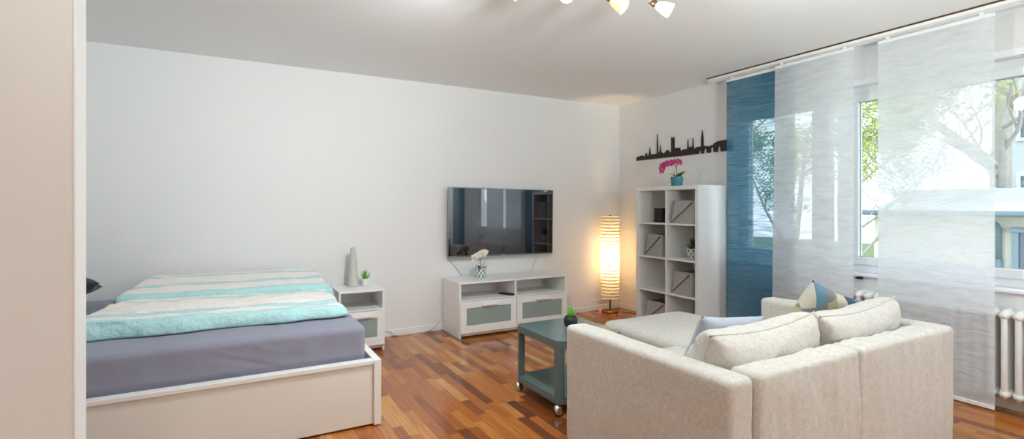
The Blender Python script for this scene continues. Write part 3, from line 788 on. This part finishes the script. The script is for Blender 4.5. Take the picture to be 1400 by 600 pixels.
# ------------------------------------------------------------------ skyline on the wall
sk = thing('skyline_sign', 'dark wooden city skyline silhouette mounted above the bookcase', 'wall decoration', (-.006, -.9, 1.80))
def yz(u): return -.302 - u * 1.24            # u 0..1 from the corner towards the window
def strip(pts, name='silhouette'):
    part(name, MB().prism([(yz(u), 1.795 + z) for u, z in pts], 'x', -.012, -.001), M['wood_black'], sk)
hgt = [(0, .05), (.02, .062), (.04, .064), (.06, .075), (.08, .07), (.10, .055), (.115, .06), (.12, .105), (.13, .105), (.135, .06), (.16, .065), (.165, .105), (.172, .14), (.178, .105), (.184, .07), (.23, .07), (.25, .075),
       (.258, .08), (.2605, .2), (.264, .28), (.2675, .2), (.272, .08), (.29, .09), (.296, .125), (.30, .15), (.305, .125), (.31, .09), (.34, .065), (.35, .07), (.37, .10), (.385, .11), (.40, .09), (.41, .065),
       (.425, .07), (.426, .2), (.432, .218), (.438, .2), (.440, .165), (.448, .165), (.449, .2), (.455, .218), (.461, .2), (.463, .12), (.50, .125), (.525, .115), (.527, .075), (.55, .08), (.57, .09), (.60, .085),
       (.604, .12), (.608, .17), (.612, .12), (.62, .10), (.635, .115), (.65, .10), (.655, .12), (.659, .175), (.664, .12), (.67, .075), (.69, .09), (.71, .10), (.73, .095), (.744, .10), (.745, .165), (.7505, .20), (.754, .24), (.758, .20), (.763, .165), (.765, .10), (.80, .095), (.82, .085), (.85, .1)]
out = [(u, z if z > .135 else .022 + (z - .05) * .75 + .016) for u, z in hgt]
bot = [(1.0, .0), (.0, .0)]
strip([(0, 0)] + out + [(.86, .075), (1.03, .075), (1.03, 0), (.93, 0), (.925, .045), (.915, .06), (.905, .045), (.90, 0), (.865, 0), (.86, .045), (.85, .06), (.84, .045), (.835, 0), (.80, 0), (.795, .04), (.785, .055), (.775, .04), (.77, 0), (.745, 0), (.74, .03), (.733, .04), (.725, .03), (.72, 0)])
strip([(.86, .076), (.865, .088), (.90, .104), (.985, .112), (.995, .106), (.995, .076)], 'stadium')
strip([(1.005, .0755), (1.008, .092), (1.02, .10), (1.03, .092), (1.03, .0755)], 'dome')

# ------------------------------------------------------------------ sofa
sf = thing('sofa', 'cream linen sofa with a chaise section seen from behind', 'sofa', (-1.82, -3.0, 0))
def arm_fn(p, n, q):
    e = .004 * frac_noise(p + Vector((3, 0, 0)), 4) + .002 * frac_noise(p, 13)
    return p + n * e
def panel_fn(seed):
    def f(p, n, q):
        puff = .010 * (1 - q.x ** 4) * (1 - q.z ** 4) * abs(n.y)
        w = .010 * frac_noise(Vector((p.x * 7 + seed, p.y * 3, p.z * 2.2)), 1) + .006 * frac_noise(Vector((p.x * 22, p.y, p.z * 7 + seed)), 1)
        return p + n * (puff + w)
    return f
part('armrest', MB().rbox(-2.708, -2.572, -3.575, -2.585, .025, .632, .026, (6, 30, 20), arm_fn), M['linen'], sf, smooth=True)
part('armrest', MB().rbox(-1.078, -.936, -3.575, -2.585, .025, .632, .026, (6, 30, 20), arm_fn), M['linen'], sf, smooth=True)
part('back_panel', MB().rbox(-2.568, -1.874, -3.585, -3.455, .03, .64, .024, (40, 6, 30), panel_fn(1)), M['linen'], sf, smooth=True)
part('back_panel', MB().rbox(-1.869, -1.084, -3.585, -3.455, .03, .64, .024, (44, 6, 30), panel_fn(7)), M['linen'], sf, smooth=True)
part('seat_base', MB().rbox(-2.571, -1.885, -3.455, -2.62, .04, .275, .02, (12, 12, 6), arm_fn), M['linen'], sf, smooth=True)
part('chaise_base', MB().rbox(-1.885, -1.08, -3.455, -1.925, .04, .275, .02, (12, 20, 6), arm_fn), M['linen'], sf, smooth=True)
for (x, y) in ((-2.64, -2.66), (-2.64, -3.50), (-1.0, -2.66), (-1.0, -3.5), (-1.82, -1.99), (-1.14, -1.99)):
    part('foot', MB().box(x - .03, x + .03, y - .03, y + .03, 0, .045), M['wood_black'], sf)
def seat_fn(p, n, q):
    puff = .022 * (1 - q.x ** 2) * (1 - q.y ** 2) if n.z > .4 else 0
    return p + n * (puff + .005 * frac_noise(p, 4) + .003 * frac_noise(Vector((p.x * 12, p.y * 5, p.z))))
solo('seat_cushion', MB().rbox(-2.568, -1.888, -3.45, -2.585, .277, .425, .045, (16, 18, 5), seat_fn), M['linen'], 'square cream seat cushion of the sofa beside its left armrest', 'seat cushion', (-2.23, -3.0, .277), smooth=True)
solo('chaise_cushion', MB().rbox(-1.884, -1.082, -3.45, -1.90, .277, .425, .05, (16, 30, 5), seat_fn), M['linen'], 'long cream chaise cushion of the sofa stretching towards the bookcase', 'seat cushion', (-1.48, -2.68, .277), smooth=True)
def back_cushion(w, h, t, label, seed, loc, rot):
    """a loosely filled cushion: seam all round, long top edge sagging between its corners"""
    def outline(a, c):
        x = w / 2 * a * (1 - .05 * (1 - c * c)); z = h / 2 * c * (1 - (.20 if c > 0 else .04) * (1 - a * a) * (1 + .25 * a))
        return x, z
    mb = MB()
    for sg in (-1, 1):
        def f(u, v):
            a, c = u * 2 - 1, v * 2 - 1
            x, z = outline(a, c)
            th = ((1 - abs(a) ** 7) * (1 - abs(c) ** 3.4)) ** .42
            th *= 1 - .12 * max(0, c)
            fold = frac_noise((a * 2.0 + seed, c * 3.0 - a * 2.4, sg + seed)) * .016 + frac_noise((a * 5 + seed, c * 9 - a * 7, sg)) * .008 + frac_noise((a * 15, c * 20 - a * 14 + seed, sg)) * .003
            return Vector((x, sg * t / 2 * th + fold * th, z))
        mb.grid(f, 44, 30)
    bmesh.ops.remove_doubles(mb.bm, verts=mb.bm.verts, dist=1e-5)
    o = solo('back_cushion', mb, M['linen'], label, 'cushion', (0, 0, 0), 'loose back cushions on the sofa', smooth=True)
    ring = [(k / 10 - 1, -1) for k in range(20)] + [(1, k / 10 - 1) for k in range(20)] + [(1 - k / 10, 1) for k in range(20)] + [(-1, 1 - k / 10) for k in range(20)]
    pts = [Vector((outline(a, c)[0], 0, outline(a, c)[1])) for a, c in ring]
    pip = MB().tube(pts + [pts[0]], .0035, 6).build('piping', M['linen'], o, smooth=True)
    o.location = loc; o.rotation_euler = rot
    return o
back_cushion(.78, .39, .25, 'large cream back cushion on the sofa nearer the left armrest', 2.0, (-2.215, -3.31, .572), (math.radians(22), math.radians(-.5), math.radians(3)))
back_cushion(.76, .385, .24, 'large cream back cushion on the sofa nearer the window', 9.0, (-1.455, -3.31, .575), (math.radians(22), math.radians(-1.5), math.radians(2)))

gpw = solo('throw_pillow', pillow_mesh(.50, .30, .12, seed=11), M['grey_pillow'], 'pale grey blue throw pillow behind the left back cushion of the sofa', 'pillow', (0, 0, 0), smooth=True)
gpw.location = (-2.055, -3.04, .568); gpw.rotation_euler = (math.radians(22), math.radians(6), math.radians(2))
spw = solo('throw_pillow', pillow_mesh(.40, .40, .13, seed=21), M['geo'], 'throw pillow with blue, olive and grey geometric print against the far armrest', 'pillow', (0, 0, 0), smooth=True)
spw.location = (-1.225, -3.05, .60); spw.rotation_euler = (math.radians(24), math.radians(20), math.radians(-14))

# ------------------------------------------------------------------ radiator
rd = thing('radiator', 'white ribbed column radiator under the window behind the sheer curtains', 'radiator', (-.075, -3.2, 0))
PITCH = .0615
nsec = 39
def section():
    mb = MB()
    for x in (-.121, -.078, -.036):
        pr = [(0, -.275), (.010, -.268), (.0165, -.245), (.0165, .245), (.010, .268), (0, .275)]
        mb.lathe(pr, (x, 0, .355), 12, Matrix.Diagonal((1, 1.0, 1, 1)), cap=False)
    for z in (.115, .592):
        pr = [(0, -.066), (.016, -.062), (.026, -.045), (.029, -.02), (.029, .02), (.026, .045), (.016, .062), (0, .066)]
        mb.lathe(pr, (-.078, 0, z), 14, Matrix.Rotation(PI / 2, 4, 'Y') , cap=False)
        mb.lathe([(0, -.031), (.019, -.031), (.019, .031), (0, .031)], (-.078, 0, z), 12, Matrix.Rotation(PI / 2, 4, 'X'), cap=False)
    return mb
for i in range(nsec):
    y = -2.11 - i * PITCH
    if i == 0:
        s0 = section().build('column', M['radiator'], rd, smooth=True); first = s0
        s0.location = (.075, y + 3.2, 0)
    else:
        o = first.copy(); COL.objects.link(o); o.parent = rd; o.location = (.075, y + 3.2, 0)
for y in (-2.4, -3.3, -4.3):
    part('bracket', MB().box(-.085, -.001, y - .012, y + .012, .0, .10).box(-.02, -.001, y - .012, y + .012, .0, .62), M['radiator'], rd)
part('supply_pipe', MB().tube([(-.078, -4.46, .115), (-.078, -4.53, .115), (-.078, -4.55, .09), (-.078, -4.55, 0)], .011, 10), M['radiator'], rd, smooth=True)
solo('sill_clip', MB().box(-.03, -.002, -2.70, -2.672, .706, .722).box(-.03, -.022, -2.71, -2.662, .700, .712), M['black'], 'small dark clip under the window sill between two sheer panels', 'clip', (-.016, -2.686, .700))

# ------------------------------------------------------------------ curtain track and panels
tk = thing('curtain_track', 'white ceiling curtain track running along the whole window', 'curtain track', (-.145, -3.4, 2.47))
part('rail', MB().box(-.198, -.095, -5.6, -1.445, 2.462, 2.4835), M['trim'], tk, bevel=.002)
gap = part('shadow_strip', MB().box(-.1995, -.10, -5.6, -1.446, 2.483, 2.4945), M['dark_brass'], tk); gap['label'] = 'dark strip for the shadow gap between rail and ceiling'  # dark colour stands in for the shadow line above the rail
lanes = MB()
for x in (-.182, -.15, -.118): lanes.box(x - .004, x + .004, -5.6, -1.446, 2.459, 2.4625)
gr = part('groove', lanes, M['trim'], tk)
def panel(y0, y1, x, mat, label, seed, flare=0, ztop=2.432):
    t = thing('sliding_curtain', label, 'curtain', (x, (y0 + y1) / 2, .02), 'sliding curtain panels')
    def f(u, v):
        y = y0 + (y1 - y0) * u; z = .03 + (ztop - .03) * v
        s = (1 - v)
        y += (flare if u < .5 else 0) * s * (1 - 2 * u) if u < .5 else 0
        dx = .006 * s * frac_noise((y * 2.2 + seed, z * .7, 0)) + .0022 * frac_noise((y * 3.0, z * 16, seed))
        return Vector((x + dx, y, z))
    part('fabric_sheet', MB().grid(f, 24, 120), mat, t, smooth=True, recalc=False)
    part('top_bar', MB().rbox(x - .006, x + .006, y1, y0, ztop - .012, ztop + .012, .003, (1, 4, 1)), M['trim'], t)
    for yy in (y0 - .06, y1 + .06):
        part('glider', MB().box(x - .003, x + .003, yy - .012, yy + .012, ztop + .012, 2.4595), M['trim'], t)
    part('bottom_bar', MB().rbox(x - .005, x + .005, y1, y0, .012, .036, .003, (1, 4, 1)), M['trim'], t)
    return t
panel(-1.628, -2.27, -.150, M['blue_sheer'], 'petrol blue semi transparent curtain panel next to the bookcase', 3)
panel(-2.120, -2.725, -.182, M['sheer'], 'white sheer curtain panel overlapping the blue one', 8, flare=.03)
panel(-2.868, -3.49, -.150, M['sheer'], 'white sheer curtain panel hanging behind the right end of the sofa', 15, flare=.0)
panel(-3.86, -4.46, -.150, M['sheer'], 'white sheer curtain panel past the right edge, mirrored in the television', 22)
panel(-4.50, -5.12, -.118, M['blue_sheer'], 'blue curtain panel past the right edge, mirrored in the television', 27)

# ------------------------------------------------------------------ ceiling spot lamp
sl = thing('ceiling_spotlight', 'brass ceiling spotlight bar with opal glass shades at the top edge', 'ceiling lamp', (-2.5, -2.75, H))
barA, barB = Vector((-3.0, -2.545, 2.425)), Vector((-2.22, -2.885, 2.40))
part('bar', MB().tube([barA + (barB - barA) * k / 8 + Vector((0, 0, .012 * math.sin(k / 8 * PI * 2))) for k in range(9)], .009, 10), M['brass'], sl, smooth=True)
mid = (barA + barB) / 2
part('ceiling_mount', MB().lathe([(0, H - .03), (.05, H - .03), (.06, H - .02), (.06, H), (0, H)], (mid.x, mid.y, 0), 28, cap=False).tube([(mid.x, mid.y, 2.41), (mid.x, mid.y, H - .025)], .01, 10), M['brass'], sl, smooth=True)
camR, camF = Vector((.882, -.4714, 0)), Vector((.4714, .882, 0))
spots = [(Vector((-2.765, -2.675, 2.318)), -camF * .9 - camR * .1 + Vector((0, 0, -.28))),
         (Vector((-2.545, -2.752, 2.325)), camR * .72 - camF * .3 + Vector((0, 0, -.62))),
         (Vector((-2.305, -2.826, 2.318)), camR * .82 - camF * .22 + Vector((0, 0, -.48)))]
spots.append((Vector((-2.97, -2.56, 2.40)), -camR * .7 + camF * .45 + Vector((0, 0, -.95))))  # fourth head out of view, added to light the bed side
SPOT = []
for k, (pos, ax) in enumerate(spots):  # the last head is the added one out of view
    ax.normalize(); q = ax.to_track_quat('Z', 'Y').to_matrix().to_4x4()
    tt = (pos - barA).dot(barB - barA) / (barB - barA).length_squared
    top = barA + (barB - barA) * tt
    sp_ = part('spot_holder', MB().tube([top, Vector((top.x, top.y, pos.z + .03)), pos], .0055, 8).lathe([(0, -.024), (.012, -.022), (.016, -.01), (.016, .012), (.013, .016), (0, .016)], pos, 16, q, cap=False), M['brass'], sl, smooth=True)
    part('knob', MB().tube([pos - ax * .005, pos - ax * .005 - camR * .03 + Vector((0, 0, .003))], .003, 6), M['brass'], sp_, smooth=True)
    part('glass_shade', MB().lathe([(.0155, .008), (.022, .02), (.031, .05), (.037, .078), (.0385, .092), (.0365, .092), (.034, .078), (.028, .05), (.019, .02), (.013, .012)], pos, 26, q, cap=False), M['opal'], sp_, smooth=True)
    part('bulb', MB().lathe([(0, .018), (.012, .022), (.019, .05), (.0185, .065), (.010, .075), (0, .078)], pos, 16, q, cap=False), M['bulb'], sp_, smooth=True)
    SPOT.append((pos, ax))

# ------------------------------------------------------------------ outside
g = MB().box(.5, 45, -30, 40, -2.1, -2.0); g = g.build('ground', M['lawn']); g['kind'] = 'structure'
def tree(name, label, base, hgt, r0, crown, nleaf, seed, leaf_size=.07, lean=(0, 0), depth=4, leaf_z0=.0, spread=9):
    rd_ = random.Random(seed)
    t = thing(name, label, 'tree', base, 'trees outside the window')
    wood, tips = MB(), []
    def branch(p, d, ln, r, lvl):
        pts, rs = [p.copy()], [r]
        n = 5; q = p.copy(); dd = d.copy()
        for i in range(n):
            dd = (dd + Vector((rd_.uniform(-1, 1), rd_.uniform(-1, 1), rd_.uniform(-.5, .9))) * (.06 + .08 * min(lvl, 3))).normalized()
            q = q + dd * ln / n; pts.append(q.copy()); rs.append(max(.004, r * (1 - .55 * (i + 1) / n)))
            if lvl >= 1: tips.append((q.copy(), lvl))
            if lvl < depth and i >= 1 and (lvl > 0 or i >= 1):
                for _ in range(1 if lvl < 2 else rd_.choice((1, 1, 2))):
                    a = rd_.uniform(0, 2 * PI); sd = Vector((math.cos(a), math.sin(a), rd_.uniform(-.1, .8)))
                    branch(q, (dd * .55 + sd * .75).normalized(), ln * rd_.uniform(.45, .68), rs[-1] * .62, lvl + 1)
        wood.tube(pts, rs, 7 if lvl < 2 else 4)
    branch(Vector(base), Vector((lean[0], lean[1], 1)).normalized(), hgt, r0, 0)
    part('trunk', wood, M['bark'], t, smooth=True)
    lf = MB()
    tips = [q for q, l in tips if l >= 2 and q.z > leaf_z0 and abs(q.y - base[1]) < spread]
    for _ in range(nleaf):
        q = rd_.choice(tips) + Vector((rd_.gauss(0, .12), rd_.gauss(0, .12), rd_.gauss(0, .1)))
        a, b_ = rd_.uniform(0, 2 * PI), rd_.uniform(-.8, .8)
        u = Vector((math.cos(a), math.sin(a), b_)).normalized(); w = u.cross(Vector((rd_.uniform(-1, 1), rd_.uniform(-1, 1), rd_.uniform(-1, 1)))).normalized()
        s = leaf_size * rd_.uniform(.6, 1.2)
        vs = [lf.bm.verts.new(q + x) for x in (Vector((0, 0, 0)), u * s * .5 + w * s * .3, u * s, u * s * .5 - w * s * .3)]
        lf.bm.faces.new(vs)
    part('foliage', lf, M['foliage'], t, recalc=False)
    return t
tree('leafy_tree', 'fresh green leafy tree outside, seen between the two white sheer panels', (6.6, .95, -2), 4.2, .065, 1, 14000, 4, .06, (-.02, .0), 5, spread=1.5)
tree('leafy_tree', 'leafy tree outside, seen through the blue curtain panel', (7.0, 4.6, -2), 4.6, .09, 1, 14000, 12, .07)
tree('leafy_tree', 'leafy tree outside behind the white sheer overlapping the blue panel', (8.0, 2.7, -2), 5.0, .09, 1, 14000, 31, .07)
tree('bare_tree', 'nearly bare tree with a forked grey trunk rising behind the low building', (12.4, .10, -2), 7.0, .30, 1, 1100, 23, .12, (0, -.02), leaf_z0=3.2)
bl = thing('outbuilding', 'low cream building with a zinc eave outside at the right edge of the window', 'building', (10, -3, -2))
part('wall', MB().box(8, 11.4, -8, .9, -2, 1.10), M['render_cream'], bl)
part('eave', MB().box(7.6, 11.6, -8.2, 1.1, 1.10, 1.17), M['zinc'], bl)
part('roof', MB().prism([(7.62, 1.17), (11.6, 1.17), (11.6, 1.36), (9.4, 1.36)], 'y', -8.2, 1.1), M['roof_light'], bl)
part('parapet', MB().box(9.5, 11.6, -8.2, 1.1, 1.36, 1.62), M['roof_light'], bl)
part('gutter', MB().tube([(7.58, -8.2, 1.12), (7.58, 1.1, 1.12)], .055, 10), M['zinc'], bl, smooth=True)
part('downpipe', MB().tube([(7.6, -1.02, 1.08), (7.62, -1.02, 1.02), (7.86, -1.08, .92), (7.94, -1.09, .84), (7.94, -1.09, .30)], .05, 10).tube([(7.94, -1.09, .30), (7.94, -1.09, -2)], .065, 10), M['zinc'], bl, smooth=True)
fw = MB(); frame_ring(fw, -1.26, -2.5, -.6, .88, .09, 7.93, 8.02)
fo = part('window', fw, M['zinc'], bl)
part('pane', MB().box(7.97, 7.98, -2.42, -1.34, -.52, .80), M['dark_pane'], fo)
part('lintel', MB().box(7.88, 8.0, -2.55, -1.22, .80, .86), M['zinc'], bl)
fb = thing('apartment_building', 'pale apartment block far behind the bare tree', 'building', (24, 2, -2))
part('wall', MB().box(22, 30, -6, 3.3, -2, 6.6), M['pale_render'], fb)
part('roof', MB().prism([(21.7, 6.6), (30.3, 6.6), (28, 8), (24, 8)], 'y', -6.3, 3.6), M['zinc'], fb)
for y in (1.9, -.2, -2.4, -4.6):
    for z in (1.0, 3.7):
        fw = MB(); frame_ring(fw, y + .7, y - .7, z, z + 1.5, .12, 21.92, 22.02)
        fo = part('window', fw, M['roof_light'], fb)
        part('pane', MB().box(21.96, 21.98, y - .6, y + .6, z + .1, z + 1.4), M['dark_pane'], fo)

# ------------------------------------------------------------------ light
wd = bpy.data.worlds.new('overcast_sky'); SC.world = wd; wd.use_nodes = True
bg = wd.node_tree.nodes['Background']; bg.inputs[0].default_value = (.76, .90, 1, 1); bg.inputs[1].default_value = 2.0
def lamp(name, kind, loc, power, color, rad=.05, rot=None, **k):
    l = bpy.data.lights.new(name, kind); l.energy = power; l.color = color
    if kind in ('POINT', 'SPOT'): l.shadow_soft_size = rad
    for a, v in k.items(): setattr(l, a, v)
    o = bpy.data.objects.new(name, l); COL.objects.link(o); o.location = loc
    if rot is not None: o.rotation_euler = rot
    return o
lamp('floor_lamp_light', 'POINT', (LX, LY, .665), 50, (1, .70, .36), .04)
SPOT_COL = (.90, .97, 1)
for (pos, ax), pw in zip(SPOT, (14, 26, 30, 82)):
    o = lamp('spotlight_light', 'SPOT', pos + ax * .10, pw, SPOT_COL, .04, ax.to_track_quat('-Z', 'Y').to_euler(), spot_size=math.radians(165), spot_blend=1.0)
# behind the camera: added fill for the window side, then the hall lamp
lamp('added_fill_light', 'POINT', (-.75, -5.4, 1.5), 22, (.93, .98, 1), .2)
lamp('hall_lamp_light', 'POINT', (-4.7, -5.5, 1.9), 11, (1, .84, .66), .25)
# two unseen spots added behind the camera to fill ceiling and back wall
for az, pw in ((21, 250), (-23, 290)):
    lamp('added_fill_spot', 'SPOT', (-2.6, -5.6, 1.62), pw, (.85, .975, .99), .35, (math.radians(119), 0, math.radians(az)), spot_size=math.radians(78), spot_blend=1.0)

# ------------------------------------------------------------------ camera
cam = bpy.data.cameras.new('camera'); co = bpy.data.objects.new('camera', cam); COL.objects.link(co)
co.location = (-4.2722, -4.7373, 1.259); co.rotation_euler = (PI / 2, 0, -.4908)
cam.sensor_fit = 'HORIZONTAL'; cam.sensor_width = 36; cam.lens = 36 * 681.0762 / 1400
cam.shift_x = (700 - 678.0417) / 1400; cam.shift_y = -(300 - 281.4951) / 1400
cam.clip_start = .05; cam.clip_end = 200
SC.camera = co
vs_ = SC.view_settings; vs_.view_transform = 'Standard'; vs_.look = 'None'; vs_.gamma = 1; vs_.use_curve_mapping = False; vs_.exposure = 0.70
SC.cycles.max_bounces = 10; SC.cycles.diffuse_bounces = 5; SC.cycles.transparent_max_bounces = 16; SC.cycles.sample_clamp_indirect = 6
SC.cycles.caustics_reflective = False; SC.cycles.caustics_refractive = False
